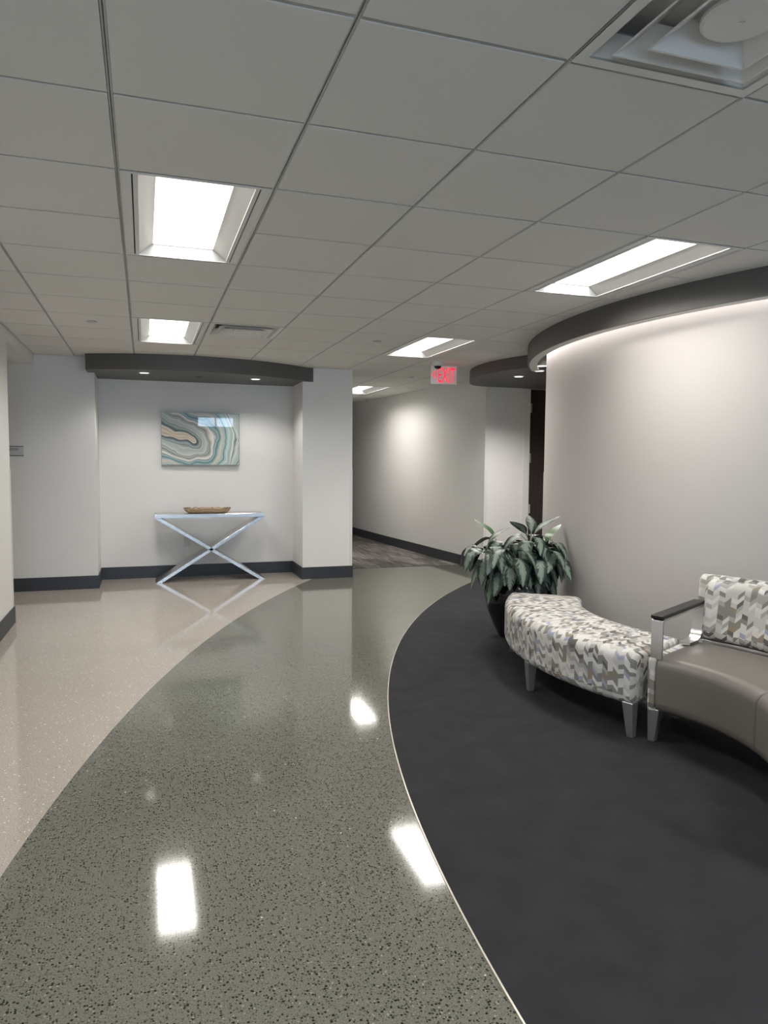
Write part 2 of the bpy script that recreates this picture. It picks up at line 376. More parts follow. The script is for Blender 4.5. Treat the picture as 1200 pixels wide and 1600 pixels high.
# carpet planks of the corridor (sheared to run along the corridor wall)
SH = -0.0714
x0 = 2.40
k = 0
for ci in range(9):
    xa = x0+ci*0.25+0.0; off = (ci*0.37) % 1.0
    y = YC-off
    while y < 13.0:
        ya, yb_ = max(y, YC), min(y+1.0, 13.0); y += 1.0
        if yb_-ya < 0.02: continue
        bm = bmesh.new()
        g = 0.002
        q = [(xa+g+SH*(ya-YC), ya+g), (xa+0.25-g+SH*(ya-YC), ya+g), (xa+0.25-g+SH*(yb_-YC), yb_-g), (xa+g+SH*(yb_-YC), yb_-g)]
        prism(bm, q, -0.008, 0.002)
        obj('carpet_plank', bm, 'plank', floor)

# ------------------------------------------------------------------ walls
YW = 6.18
HT = 2.72            # walls run up to the slab above the tiles
wl = struct(obj('wall_left', boxes((-1.17, -1.02, REAR, 4.54, 0, HT), (-1.17, -1.02, 4.54, YW, 2.445, HT)), 'wall'), 'pale painted wall at the left with an open side passage')
wb = struct(obj('wall_back', boxes((-3.2, -0.42, YW, 6.94, 0, HT), (-0.42, 1.90, 6.79, 6.94, 0, HT), (1.90, 2.52, YW, 6.94, 0, HT), (2.37, 2.52, 6.94, 14, 0, HT)), 'wall'), 'pale painted back wall with a shallow lit alcove')
struct(obj('wall_passage', boxes((-3.2, -1.17, 4.39, 4.54, 0, 2.445), (-3.3, -3.2, 4.39, 6.94, 0, 2.445)), 'wall'))
struct(obj('ceiling_passage', boxes((-3.3, -1.17, 4.39, YW, 2.445, 2.55)), 'tile'))
cw = [(4.312, 6.33), (4.28, 6.79), (4.19, 8.05), (4.08, 9.54), (3.985, 11.28), (3.84, 14.0)]
bm = bmesh.new(); strip_wall(bm, cw, [(x+0.15, y) for x, y in cw], 0, HT)
struct(obj('wall_corridor', bm, 'wall', smooth=True, auto=30), 'pale satin wall along the corridor')
struct(obj('wall_corridor_end', boxes((2.4, 4.2, 14.0, 14.15, 0, HT)), 'wall'))
# entry wall with the dark door
bm = boxes((4.88, 6.0, 6.33, 6.42, 0, HT), (4.88, 6.0, YW, 6.33, 2.415, HT), (5.86, 6.0, YW, 6.33, 0, 2.415), (6.0, 6.15, 3.9, 6.33, 0, HT), (3.95, 6.0, 3.78, 3.9, 0, HT))
prism(bm, [(4.322, YW), (4.88, YW), (4.88, 6.33), (4.312, 6.33)], 0, HT)
struct(obj('wall_entry', bm, 'wall'), 'pale wall beside the dark door')
WC, FR = (6.829, 2.129), 3.647             # curved feature wall centre and fascia radius
WR = 3.465
A0, A1 = 149.4, 246.0
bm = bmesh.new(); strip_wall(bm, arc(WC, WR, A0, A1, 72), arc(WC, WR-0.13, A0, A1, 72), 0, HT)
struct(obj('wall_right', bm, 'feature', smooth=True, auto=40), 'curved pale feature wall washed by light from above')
struct(obj('wall_far_right', boxes((5.38, 5.53, REAR, -1.05, 0, HT)), 'wall'))
bs = []
px_ = -1.17
for a, b, za, zb in WIN:
    bs += [(px_, a, REAR-0.15, REAR, 0, HT), (a, b, REAR-0.15, REAR, 0, za), (a, b, REAR-0.15, REAR, zb, HT)]; px_ = b
bs.append((px_, 5.53, REAR-0.15, REAR, 0, HT))
struct(obj('wall_rear', boxes(*bs), 'wall'))
for n, (a, b, za, zb) in enumerate(WIN):
    f = struct(obj('window_%d' % (n+1), boxes((a, b, REAR-.12, REAR-.04, za, za+.05), (a, b, REAR-.12, REAR-.04, zb-.05, zb),
        (a, a+.05, REAR-.12, REAR-.04, za+.05, zb-.05), (b-.05, b, REAR-.12, REAR-.04, za+.05, zb-.05), ((a+b)/2-.025, (a+b)/2+.025, REAR-.12, REAR-.04, za+.05, zb-.05)), 'frame'))
    for (p, q) in ((a+.05, (a+b)/2-.025), ((a+b)/2+.025, b-.05)):
        obj('pane', boxes((p, q, REAR-.084, REAR-.078, za+.05, zb-.05)), 'glass', f)

# baseboards
BH, BT = 0.145, 0.012
struct(obj('baseboard_left', bev(boxes((-1.02, -1.02+BT, REAR, 4.54, 0, BH)), 0.004), 'base'))
struct(obj('baseboard_left_end', boxes((-1.17, -1.02+BT, 4.54, 4.54+BT, 0, BH)), 'base'))
struct(obj('baseboard_back', boxes((-3.2, -0.42+BT, YW-BT, YW, 0, BH), (-0.42, -0.42+BT, YW, 6.79, 0, BH), (-0.42+BT, 1.90-BT, 6.79-BT, 6.79, 0, BH), (1.90-BT, 1.90, YW, 6.79, 0, BH),
    (1.90-BT, 2.52, YW-BT, YW, 0, BH), (2.52, 2.52+BT, YW-BT, 14, 0, BH)), 'base'))
bm = bmesh.new(); cb = [(4.322, YW)]+cw; strip_wall(bm, [(x-BT, y) for x, y in cb], cb, 0, BH); struct(obj('baseboard_corridor', bm, 'base'))
struct(obj('baseboard_entry', boxes((4.322-BT, 4.88, YW-BT, YW, 0, BH)), 'base'))
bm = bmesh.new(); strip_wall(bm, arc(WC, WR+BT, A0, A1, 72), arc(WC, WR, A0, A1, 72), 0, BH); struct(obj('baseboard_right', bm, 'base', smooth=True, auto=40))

# corner guards (thin vinyl angles on the outer corners)
GZ = (BH, 1.345); g = 0.028; t = 0.004
struct(obj('trim_1', bev(boxes((-1.02, -1.02+t, 4.54-g, 4.54+t, *GZ), (-1.02-g, -1.02, 4.54, 4.54+t, *GZ)), 0.001, 1), 'guard'), 'white corner guard on the left wall end')
struct(obj('trim_2', bev(boxes((2.52-g, 2.52+t, YW-t, YW, *GZ), (2.52, 2.52+t, YW, YW+g, *GZ)), 0.001, 1), 'guard'), 'pale corner guard on the pillar beside the corridor')
struct(obj('trim_3', bev(boxes((4.322-t, 4.322+g+.006, YW-t, YW, *GZ), (4.322-t-.002, 4.322-.001, YW, YW+g, *GZ)), 0.001, 1), 'guard'), 'pale corner guard where the corridor meets the entry wall')
bm = bmesh.new(); strip_wall(bm, arc(WC, WR+t, A0-.07, A0+0.5, 3), arc(WC, WR, A0-.07, A0+0.5, 3), *GZ)
strip_wall(bm, arc(WC, WR+t, A0-.07, A0, 1), arc(WC, WR-g, A0-.07, A0, 1), *GZ)
struct(obj('trim_4', bm, 'guard'), 'pale corner guard on the end of the curved wall')

# soffits
SZ = 2.385
ac, ar = (0.541, 7.826), 2.184
fr = [(x, ac[1]-math.sqrt(ar*ar-(x-ac[0])**2)) for x in [-0.49+2.52*i/40 for i in range(41)]]
fr = [p if p[1] < YW else (p[0], YW-0.001) for p in fr]
bm = bmesh.new(); pts = fr + [(2.03, YW), (1.90, YW), (1.90, 6.79), (-0.42, 6.79), (-0.42, YW), (-0.49, YW)]
prism(bm, pts, SZ, H)
struct(obj('trim_5', bm, 'soffit', smooth=True, auto=40), 'dark grey bowed soffit over the alcove')
# curved feature soffit: fascia, bottom lip, cove light behind
def arc_solid(name, r_out, r_in, z0, z1, m, a0=138.0, a1=246.0, n=90, parent=None):
    b_ = bmesh.new(); strip_wall(b_, arc(WC, r_out, a0, a1, n), arc(WC, r_in, a0, a1, n), z0, z1)
    return obj(name, b_, m, parent, smooth=True, auto=40)
bm = bmesh.new()
A = arc(WC, FR, 143.0, A1, 90); 
strip_wall(bm, A, arc(WC, FR-0.018, 143.0, A1, 90), SZ, H)
sf = struct(obj('trim_6', bm, 'soffit', smooth=True, auto=40), 'dark grey curved soffit band above the feature wall')
arc_solid('soffit_lip', FR-0.0185, FR-0.095, SZ+0.001, SZ+0.015, 'wall', 143.0, A1, 90, sf)['label'] = 'pale inner lip under the curved band'
arc_solid('cove_light_strip', FR-0.072, FR-0.097, SZ+0.100, SZ+0.110, 'cove', 150.0, A1, 80, sf)
# entry soffit
EZ = 2.42
ea = arc((5.498, 5.015), 1.769, 218, 156, 26)
ent = ea + [(3.97, 5.93), (4.07, 6.07), (4.18, 6.15), (4.30, YW), (6.0, YW), (6.0, 3.9)]
bm = bmesh.new(); prism(bm, ent, EZ, H)
struct(obj('trim_7', bm, 'soffit', smooth=True, auto=40), 'dark grey rounded soffit over the entry')

# door
d = struct(obj('door_1', boxes((4.98, 5.84, YW+0.02, YW+0.065, 0.01, 2.405)), 'door'), 'dark brown wooden door in a pale frame')
obj('door_frame', bev(boxes((4.88, 4.975, YW-0.012, YW+0.13, 0, 2.415), (5.845, 5.86, YW-0.012, YW+0.13, 0, 2.415)), 0.003, 1), 'guard', d)
for z in (2.165, 1.50, 0.82):
    hb = bmesh.new(); lathe(hb, [(0.009, z-0.065), (0.009, z+0.065)], 10, 4.978, YW-0.006); box(hb, 4.98, 5.012, YW+0.012, YW+0.0195, z-0.06, z+0.06)
    obj('hinge', hb, 'chrome', d)

# ------------------------------------------------------------------ ceiling
ceil = struct(obj('ceiling', boxes((-1.17, 6.15, REAR, 14.15, 2.72, 2.80)), 'slab'), 'suspended white tile ceiling on a fine grid')
TROF = [(0, 1), (0, 6), (4, 1), (4, 6), (5, 13), (0, -4), (4, -4), (0, -9), (4, -9)]      # column, first row (two rows long)
DIFF = [(2, -2), (1, 6)]
busy = {(c, r+k) for c, r in TROF for k in (0, 1)} | set(DIFF)
def in_feature(x, y): return y < 4.25 and math.hypot(x-WC[0], y-WC[1]) < FR-0.06
def in_entry(x, y): return math.hypot(x-5.498, y-5.015) < 1.70
def clipcell(i, j):
    xa, xb_, ya, yb_ = i*T, (i+1)*T, j*T, (j+1)*T
    if j >= 10:
        if j == 10 and (i+1)*T <= 2.52 or j == 10 and i*T >= 4.3:
            yb_ = YW; xa = max(xa, -1.02); xb_ = min(xb_, 4.4)
        else:
            if xa >= 4.3 or xb_ <= 2.52: return None
            if j > 10 or True: xa = max(xa, 2.52) if j > 10 else xa
            xb_ = min(xb_, 4.33)
    else:
        xa = max(xa, -1.02); xb_ = min(xb_, 5.4)
    if xb_-xa < 0.03 or yb_-ya < 0.03: return None
    cs = [(xa, ya), (xb_, ya), (xb_, yb_), (xa, yb_)]
    if all(in_feature(*c) for c in cs) or all(in_entry(*c) for c in cs): return None
    return xa, xb_, ya, yb_
G = 0.0085
shared = {}
back = bmesh.new()
cells = {}
for j in range(-13, 23):
    for i in range(-2, 9):
        r = clipcell(i, j)
        if not r: continue
        cells[(i, j)] = r
        if (i, j) in busy: continue
        xa, xb_, ya, yb_ = r
        if j < -4:
            box(back, xa+G, xb_-G, ya+G, yb_-G, H, H+0.016); continue
        key = (round(xb_-xa, 4), round(yb_-ya, 4))
        if key not in shared:
            hx, hy = key[0]/2-G, key[1]/2-G
            tb = boxes((-hx, hx, -hy, hy, 0, 0.016))
            o = obj('ceiling_tile', tb, 'tile', ceil); shared[key] = o.data
        else: o = inst('ceiling_tile', shared[key], ceil)
        o.location = ((xa+xb_)/2, (ya+yb_)/2, H)
bo = obj('ceiling_tiles_behind', back, 'tile', ceil); bo['kind'] = 'stuff'
# grid tees: slotted, so each is two flanges with a dark slot between them
fl0, fl1, tz = 0.0018, 0.0070, H+0.005
for i in range(-1, 9):
    x = i*T; b_ = bmesh.new()
    segs = [(REAR, YW if not (2.5 < x < 4.3) else 14.0)]
    for a, b in segs:
        box(b_, x-fl1, x-fl0, a, b, tz, tz+0.003); box(b_, x+fl0, x+fl1, a, b, tz, tz+0.003); box(b_, x-fl1, x+fl1, a, b, tz+0.010, tz+0.013)
    obj('grid_tee', b_, 'tee', ceil)
for j in range(-12, 23):
    y = j*T; b_ = bmesh.new(); any_ = False
    for i in range(-2, 9):
        r = cells.get((i, j)) or cells.get((i, j-1))
        if not r: continue
        if (i, j) in busy and (i, j-1) in busy and any(c == i and rr == j-1 for c, rr in TROF): continue
        xa, xb_ = r[0]+(0.0071 if i > -2 else 0), r[1]-0.0071; any_ = True
        box(b_, xa, xb_, y-fl1, y-fl0, tz, tz+0.003); box(b_, xa, xb_, y+fl0, y+fl1, tz, tz+0.003); box(b_, xa, xb_, y-fl1, y+fl1, tz+0.010, tz+0.013)
    if any_: obj('grid_tee', b_, 'tee', ceil)
    else: b_.free()

# recessed troffers
def slab4(bm, a, b, c, d_, th=0.0015):
    """thin plate with four corners"""
    a, b, c, d_ = map(Vector, (a, b, c, d_)); n = (b-a).cross(c-a).normalized()*th
    v = [bm.verts.new(p) for p in (a, b, c, d_, a+n, b+n, c+n, d_+n)]
    for f in ((0, 1, 2, 3), (7, 6, 5, 4), (0, 4, 5, 1), (1, 5, 6, 2), (2, 6, 7, 3), (3, 7, 4, 0)): bm.faces.new([v[q] for q in f])
hw, hl = T/2-0.008, T-0.008
LX, LZ, EI = 0.160, 0.060, 0.032
parts = {}
def troffer_part(name):
    bm = bmesh.new()
    if name == 'frame':
        for s in (-1, 1):
            xa, xb_ = sorted((s*hw, s*(hw-0.042))); box(bm, xa, xb_, -hl, hl, 0.0, 0.006)
            xa, xb_ = sorted((s*(hw-0.048), s*(hw-0.066))); box(bm, xa, xb_, -hl, hl, 0.0, 0.006)
            ya, yb_ = sorted((s*hl, s*(hl-0.016))); box(bm, -hw, hw, ya, yb_, -0.001, 0.004)
            xa, xb_ = sorted((s*hw, s*(hw-0.006))); box(bm, xa, xb_, -hl, hl, -0.004, 0.0)
    elif name == 'housing':
        box(bm, -hw, hw, -hl, hl, 0.092, 0.10)
        for s in (-1, 1):
            xa, xb_ = sorted((s*hw, s*(hw-0.003))); box(bm, xa, xb_, -hl, hl, 0.007, 0.092)
            ya, yb_ = sorted((s*hl, s*(hl-0.003))); box(bm, -hw, hw, ya, yb_, 0.007, 0.092)
    elif name == 'lens':
        box(bm, -LX, LX, -hl+EI, hl-EI, LZ, LZ+0.006)
    return bm
def side_reflector(s):
    bm = bmesh.new(); x = s*(hw-0.066)
    slab4(bm, (x, -hl+0.016, 0.004), (x, hl-0.016, 0.004), (s*LX, hl-EI, LZ), (s*LX, -hl+EI, LZ)); return bm
def end_reflector(s):
    bm = bmesh.new(); x = hw-0.066
    slab4(bm, (-x, s*(hl-0.016), 0.004), (x, s*(hl-0.016), 0.004), (LX, s*(hl-EI), LZ), (-LX, s*(hl-EI), LZ)); return bm
tl = ['bright recessed ceiling light over the near walkway, largest in view', 'small bright ceiling light just before the alcove soffit',
      'bright recessed ceiling light beside the curved wall', 'bright ceiling light in front of the exit sign', 'far ceiling light inside the corridor, partly behind the pillar',
      'ceiling light over the spot where the viewer stands, left row', 'ceiling light over the spot where the viewer stands, right row',
      'rearmost ceiling light near the windows, left row', 'rearmost ceiling light near the windows, right row']
tm = {}
for n, (c, r) in enumerate(TROF):
    t_ = thing('ceiling_light', tl[n], 'light', ((c+.5)*T, (r+1)*T, H), 0, 'recessed ceiling lights')
    for nm, mk, mt_ in (('frame', lambda: troffer_part('frame'), 'white'), ('housing', lambda: troffer_part('housing'), 'dark'), ('lens', lambda: troffer_part('lens'), 'lens'),
                        ('side_reflector', lambda: side_reflector(-1), 'reflect'), ('side_reflector.', lambda: side_reflector(1), 'reflect'),
                        ('end_reflector', lambda: end_reflector(-1), 'reflect'), ('end_reflector.', lambda: end_reflector(1), 'reflect')):
        if nm not in tm: tm[nm] = obj(nm.strip('.'), mk(), mt_, t_).data
        else: inst(nm.strip('.'), tm[nm], t_)
    ld = bpy.data.lights.new('lamp', 'AREA'); ld.shape = 'RECTANGLE'; ld.size = 2*LX-0.01; ld.size_y = 2*(hl-EI-0.005); ld.energy = TROF_W; ld.color = (1.0, 0.965, 0.91); ld.spread = rad(152)
    lo = bpy.data.objects.new('lamp', ld); C.objects.link(lo); lo.parent = t_; lo.location = (0, 0, LZ-0.003)

# square air diffusers: nested sloping cones round a centre plate
def diffuser(loc, label, round_plate):
    t_ = thing('air_diffuser', label, 'vent', loc, 0, 'ceiling air diffusers')
    h = T/2-0.003
    def ring(a0, z0, a1, z1, th=0.004):
        bm = bmesh.new()
        def sq(a, z): return [bm.verts.new((sx*a, sy*a, z)) for sx, sy in ((-1, -1), (1, -1), (1, 1), (-1, 1))]
        A_, B_, C_, D_ = sq(a0, z0), sq(a1, z1), sq(a1-th, z1+th), sq(a0-th, z0+th)
        for P, Q in ((A_, B_), (B_, C_), (C_, D_), (D_, A_)):
            for k in range(4): bm.faces.new((P[k], P[(k+1) % 4], Q[(k+1) % 4], Q[k]))
        return bm
    bm = ring(h, -0.002, h-0.035, -0.002); obj('rim', bm, 'white', t_)
    obj('cone', ring(h-0.035, -0.002, h-0.075, 0.045), 'white', t_)
    obj('cone', ring(h-0.085, -0.012, h-0.155, 0.040), 'white', t_)
    obj('lip', ring(h-0.078, -0.012, h-0.085, -0.012), 'white', t_)
    obj('cone', ring(h-0.150, -0.018, h-0.215, 0.030), 'white', t_)
    obj('lip', ring(h-0.142, -0.018, h-0.150, -0.018), 'white', t_)
    bm = bmesh.new()
    if round_plate: lathe(bm, [(0.098, 0.012), (0.098, 0.002), (0.09, -0.004), (0.008, -0.004), (0.008, 0.0)], 40)
    else: box(bm, -0.08, 0.08, -0.08, 0.08, -0.005, 0.01)
    obj('centre_plate', bm, 'white', t_, smooth=True, auto=30)
    a = h-0.005
    obj('plenum_box', boxes((-a, a, -a, a, 0.10, 0.11), (-a, -a+.004, -a, a, 0.01, 0.10), (a-.004, a, -a, a, 0.01, 0.10), (-a+.004, a-.004, -a, -a+.004, 0.01, 0.10), (-a+.004, a-.004, a-.004, a, 0.01, 0.10)), 'white', t_)
diffuser((2.5*T, -1.5*T, H), 'large square white air diffuser at the top right corner', True)
diffuser((1.5*T, 6.5*T, H), 'small square air diffuser beside the far left ceiling light', False)

# sprinkler cover discs
for (x, y, z), lb in zip(((-0.30, 3.95, H), (2.15, 4.04, H), (3.44, 6.58, H), (0.70, 6.17, SZ)),
        ('flat sprinkler cover disc on the tiles left of the far left light', 'flat sprinkler cover disc on the tiles left of the exit light',
         'flat sprinkler cover disc on the ceiling before the corridor', 'dark sprinkler cover between the two alcove downlights')):
    bm = bmesh.new(); lathe(bm, [(0.036, 0.0), (0.042, -0.004), (0.040, -0.008), (0.012, -0.009)], 24)
    o = obj('sprinkler_cover', bm, 'soffit' if z < H else 'tee', smooth=True, auto=40); o.location = (x, y, z)
    tag(o, lb, 'sprinkler', 'sprinkler covers')
# a pendent sprinkler on the far corridor ceiling
t_ = thing('pendent_sprinkler', 'tiny sprinkler hanging from the far corridor ceiling', 'sprinkler', (3.83, 9.9, H))
bm = bmesh.new(); lathe(bm, [(0.035, 0), (0.03, -0.01), (0.01, -0.012)], 16); obj('escutcheon', bm, 'chrome', t_)
bm = bmesh.new(); lathe(bm, [(0.008, -0.012), (0.008, -0.05), (0.02, -0.052), (0.02, -0.055)], 12); obj('deflector', bm, 'chrome', t_)

# recessed downlights
def downlight(x, y, z, label, power, group, size=rad(133), blend=0.6):
    t_ = thing('downlight', label, 'light', (x, y, z), 0, group)
    bm = bmesh.new(); lathe(bm, [(0.062, 0.0), (0.062, -0.004), (0.050, -0.005), (0.047, 0.0)], 28, cap=False); obj('trim_ring', bm, 'white', t_, smooth=True, auto=40)
    bm = bmesh.new(); lathe(bm, [(0.047, -0.001), (0.047, -0.003)], 28); obj('lens', bm, 'lens_d', t_)
    ld = bpy.data.lights.new('lamp', 'SPOT'); ld.energy = power; ld.spot_size = size; ld.spot_blend = blend; ld.shadow_soft_size = 0.045; ld.color = (1.0, 0.96, 0.92)
    lo = bpy.data.objects.new('lamp', ld); C.objects.link(lo); lo.parent = t_; lo.location = (0, 0, -0.02)
downlight(0.10, 5.98, SZ, 'left downlight in the alcove soffit', DOWN_W, 'alcove downlights')
downlight(1.33, 6.13, SZ, 'right downlight in the alcove soffit', DOWN_W, 'alcove downlights')
downlight(4.16, 5.02, EZ, 'leftmost downlight under the entry soffit, wholly in view', DOWN_W*3.4, 'entry downlights', rad(142))
downlight(4.11, 4.48, EZ, 'middle entry downlight, half hidden by the curved wall end', DOWN_W*0.7, 'entry downlights')
downlight(3.93, 4.12, EZ, 'entry downlight nearest the curved soffit band, cut by the wall', DOWN_W*0.7, 'entry downlights')

# security camera and exit sign
t_ = thing('dome_camera', 'small white dome security camera in front of the exit sign', 'camera', (3.195, 5.10, H))
bm = bmesh.new(); lathe(bm, [(0.062, 0.0), (0.064, -0.01), (0.062, -0.045), (0.05, -0.052), (0.042, -0.052)], 32); obj('housing', bm, 'white', t_, smooth=True, auto=40)
bm = bmesh.new(); lathe(bm, [(0.04*math.cos(a), -0.052-0.034*math.sin(a)) for a in [i*PI/2/8 for i in range(8)]] + [(0.003, -0.086)], 24); obj('dome', bm, 'pot', t_, smooth=True, auto=60)
t_ = thing('exit_sign', 'red lettered EXIT sign with left arrow hanging from the ceiling', 'sign', (3.33, 5.25, H))
obj('canopy', bev(boxes((-0.16, 0.16, -0.03, 0.03, -0.028, -0.001)), 0.003, 1), 'white', t_)
obj('panel', bev(boxes((-0.158, 0.158, -0.006, 0.006, -0.225, -0.0285)), 0.001, 1), 'acrylic', t_)
obj('bottom_edge', boxes((-0.158, 0.158, -0.008, 0.008, -0.231, -0.2255)), 'white', t_)
me = text_mesh('EXIT', 0.2, 0.002); me.materials.append(M['red'])
xs_ = [v.co.x for v in me.vertices]; ys_ = [v.co.y for v in me.vertices]
o = inst('lettering', me, t_, (0.030, -0.0085, -0.126), (rad(90), 0, 0)); 
sx = 0.215/(max(xs_)-min(xs_)); sy = 0.165/(max(ys_)-min(ys_)); o.scale = (sx, sy, 1)
o.location.x = 0.036-(max(xs_)+min(xs_))/2*sx; o.location.z = -0.126-(max(ys_)+min(ys_))/2*sy
bm = bmesh.new()
for s in (-1, 1):
    prism_pts = [(-0.146, 0.0), (-0.112, s*0.036), (-0.097, s*0.036), (-0.131, 0.0)]
    a = [bm.verts.new((x, -0.0105, -0.126+z)) for x, z in prism_pts]; b = [bm.verts.new((x, -0.0065, -0.126+z)) for x, z in prism_pts]
    bm.faces.new(a); bm.faces.new(b[::-1])
    for q in range(4): bm.faces.new((a[q], a[(q+1) % 4], b[(q+1) % 4], b[q]))
obj('arrow', bm, 'red', t_)

# ------------------------------------------------------------------ alcove: picture, console table, bowl, outlet
t_ = thing('picture', 'wide poured-paint picture in teal, cream and black hanging in the alcove', 'picture', (0.75, 6.79, 1.695))
t_.rotation_euler = (rad(1.0), 0, 0)
t_.location.y = 6.775
pw, ph = 0.46, 0.312
bm = bmesh.new(); v = [bm.verts.new(p) for p in ((-pw, -0.034, -ph), (pw, -0.034, -ph), (pw, -0.034, ph), (-pw, -0.034, ph))]; f = bm.faces.new(v)
v2 = [bm.verts.new((p.co.x, -0.004, p.co.z)) for p in v]; bm.faces.new(v2[::-1])
for q in range(4): bm.faces.new((v[q], v2[q], v2[(q+1) % 4], v[(q+1) % 4]))
uvl = bm.loops.layers.uv.new('UVMap')
for fc in bm.faces:
    for lp in fc.loops: lp[uvl].uv = ((lp.vert.co.x+pw)/(2*pw), (lp.vert.co.z+ph)/(2*ph))
obj('canvas', bm, 'art', t_)
e = 0.006
obj('frame', boxes((-pw-e, pw+e, -0.038, -0.002, -ph-e, -ph-.0005), (-pw-e, pw+e, -0.038, -0.002, ph+.0005, ph+e), (-pw-e, -pw-.0005, -0.038, -0.002, -ph-.0005, ph+.0005), (pw+.0005, pw+e, -0.038, -0.002, -ph-.0005, ph+.0005)), 'frame', t_)

t_ = thing('console_table', 'brushed steel console table with crossed slab legs below the picture', 'table', (0.83, 6.50, 0))
tw, td = 0.637, 0.175; th = 0.046; TZ = 0.805
obj('table_top', bev(boxes((-tw, tw, -td, td, TZ-th, TZ)), 0.002, 1), 'steel', t_)
def diag(s):
    bm = bmesh.new()
    zt = TZ-th-0.001
    L_ = math.hypot(2*tw, zt); wx = 0.036*L_/zt          # horizontal run of a slab th thick
    pts_ = [(-tw, 0), (-tw+wx, 0), (tw, zt), (tw-wx, zt)]
    a = [bm.verts.new((s*x, -td+0.004, z)) for x, z in pts_]; b = [bm.verts.new((s*x, td-0.004, z)) for x, z in pts_]
    bm.faces.new(a); bm.faces.new(b[::-1])
    for q in range(4): bm.faces.new((a[q], a[(q+1) % 4], b[(q+1) % 4], b[q]))
    return bev(bm, 0.0015, 1)
obj('leg', diag(1), 'steel', t_); obj('leg', diag(-1), 'steel', t_)

t_ = thing('wooden_bowl', 'long pale carved wooden bowl on the steel console table', 'bowl', (0.80, 6.48, TZ+0.0005))
bm = bmesh.new()
def oval(a, b, z, n=40, wob=0.0):
    out = []
    for i in range(n):
        q = 2*PI*i/n; c, s = math.cos(q), math.sin(q)
        x = a*math.copysign(abs(c)**0.55, c); y = b*math.copysign(abs(s)**0.75, s)
        out.append(bm.verts.new((x, y, z+wob*(math.sin(5*q)+math.sin(11*q+1)+math.sin(17*q))*0.5)))
    return out
rings = [oval(0.20, 0.055, 0.0), oval(0.235, 0.08, 0.006), oval(0.262, 0.10, 0.030), oval(0.272, 0.11, 0.050), oval(0.274, 0.112, 0.060, wob=0.003), oval(0.258, 0.098, 0.060, wob=0.003), oval(0.245, 0.085, 0.035), oval(0.20, 0.055, 0.018)]
for a, b in zip(rings, rings[1:]):
    for i in range(40): bm.faces.new((a[i], a[(i+1) % 40], b[(i+1) % 40], b[i]))
bm.faces.new(rings[0][::-1]); bm.faces.new(rings[-1])
obj('body', bm, 'bowl', t_, smooth=True, auto=50)
bm = bmesh.new()
random.seed(3)
for i in range(46):
    q = random.uniform(0, 2*PI); c, s = math.cos(q), math.sin(q)
    x = 0.266*math.copysign(abs(c)**0.55, c); y = 0.105*math.copysign(abs(s)**0.75, s); r = random.uniform(0.004, 0.008)
    box(bm, x-r*1.6, x+r*1.6, y-r*.7, y+r*.7, 0.058, 0.062+r*0.4)
obj('rough_rim', bm, 'bark', t_)['kind'] = 'stuff'

t_ = thing('wall_outlet', 'white double wall outlet low on the alcove wall behind the table', 'outlet', (0.580, 6.79, 0.43))
obj('cover_plate', bev(boxes((-0.038, 0.038, -0.006, -0.0003, -0.058, 0.058)), 0.002, 2), 'plate', t_)
for z in (-0.021, 0.021):
    bm = bmesh.new(); lathe(bm, [(0.017, -0.0065), (0.017, -0.0085)], 20)
    bmesh.ops.rotate(bm, verts=bm.verts, cent=(0, 0, 0), matrix=Matrix.Rotation(rad(90), 3, 'X'))
    for v in bm.verts: v.co.y = -0.0062 if abs(v.co.y) < 0.0075 else -0.0085
    bmesh.ops.translate(bm, verts=bm.verts, vec=(0, 0, z))
    so = obj('socket', bm, 'white', t_)
    obj('slot', boxes((-0.008, -0.005, -0.0092, -0.0086, z-0.003, z+0.008), (0.005, 0.008, -0.0092, -0.0086, z-0.003, z+0.008)), 'ink', so)

t_ = thing('room_sign', 'small grey wall plaque beside the left passage, half hidden by the wall end', 'sign', (-1.275, YW, 1.52))
obj('plaque', bev(boxes((-0.135, 0.135, -0.008, -0.0005, -0.046, 0.046)), 0.001, 1), 'signface', t_)
obj('edge_rail', boxes((-0.137, 0.137, -0.010, -0.0005, 0.0465, 0.051), (-0.137, 0.137, -0.010, -0.0005, -0.051, -0.0465)), 'ink', t_)
me = text_mesh('ROOM', 0.034, 0.0004); me.materials.append(M['ink']); inst('lettering', me, t_, (0.035, -0.0086, 0.016), (rad(90), 0, 0))

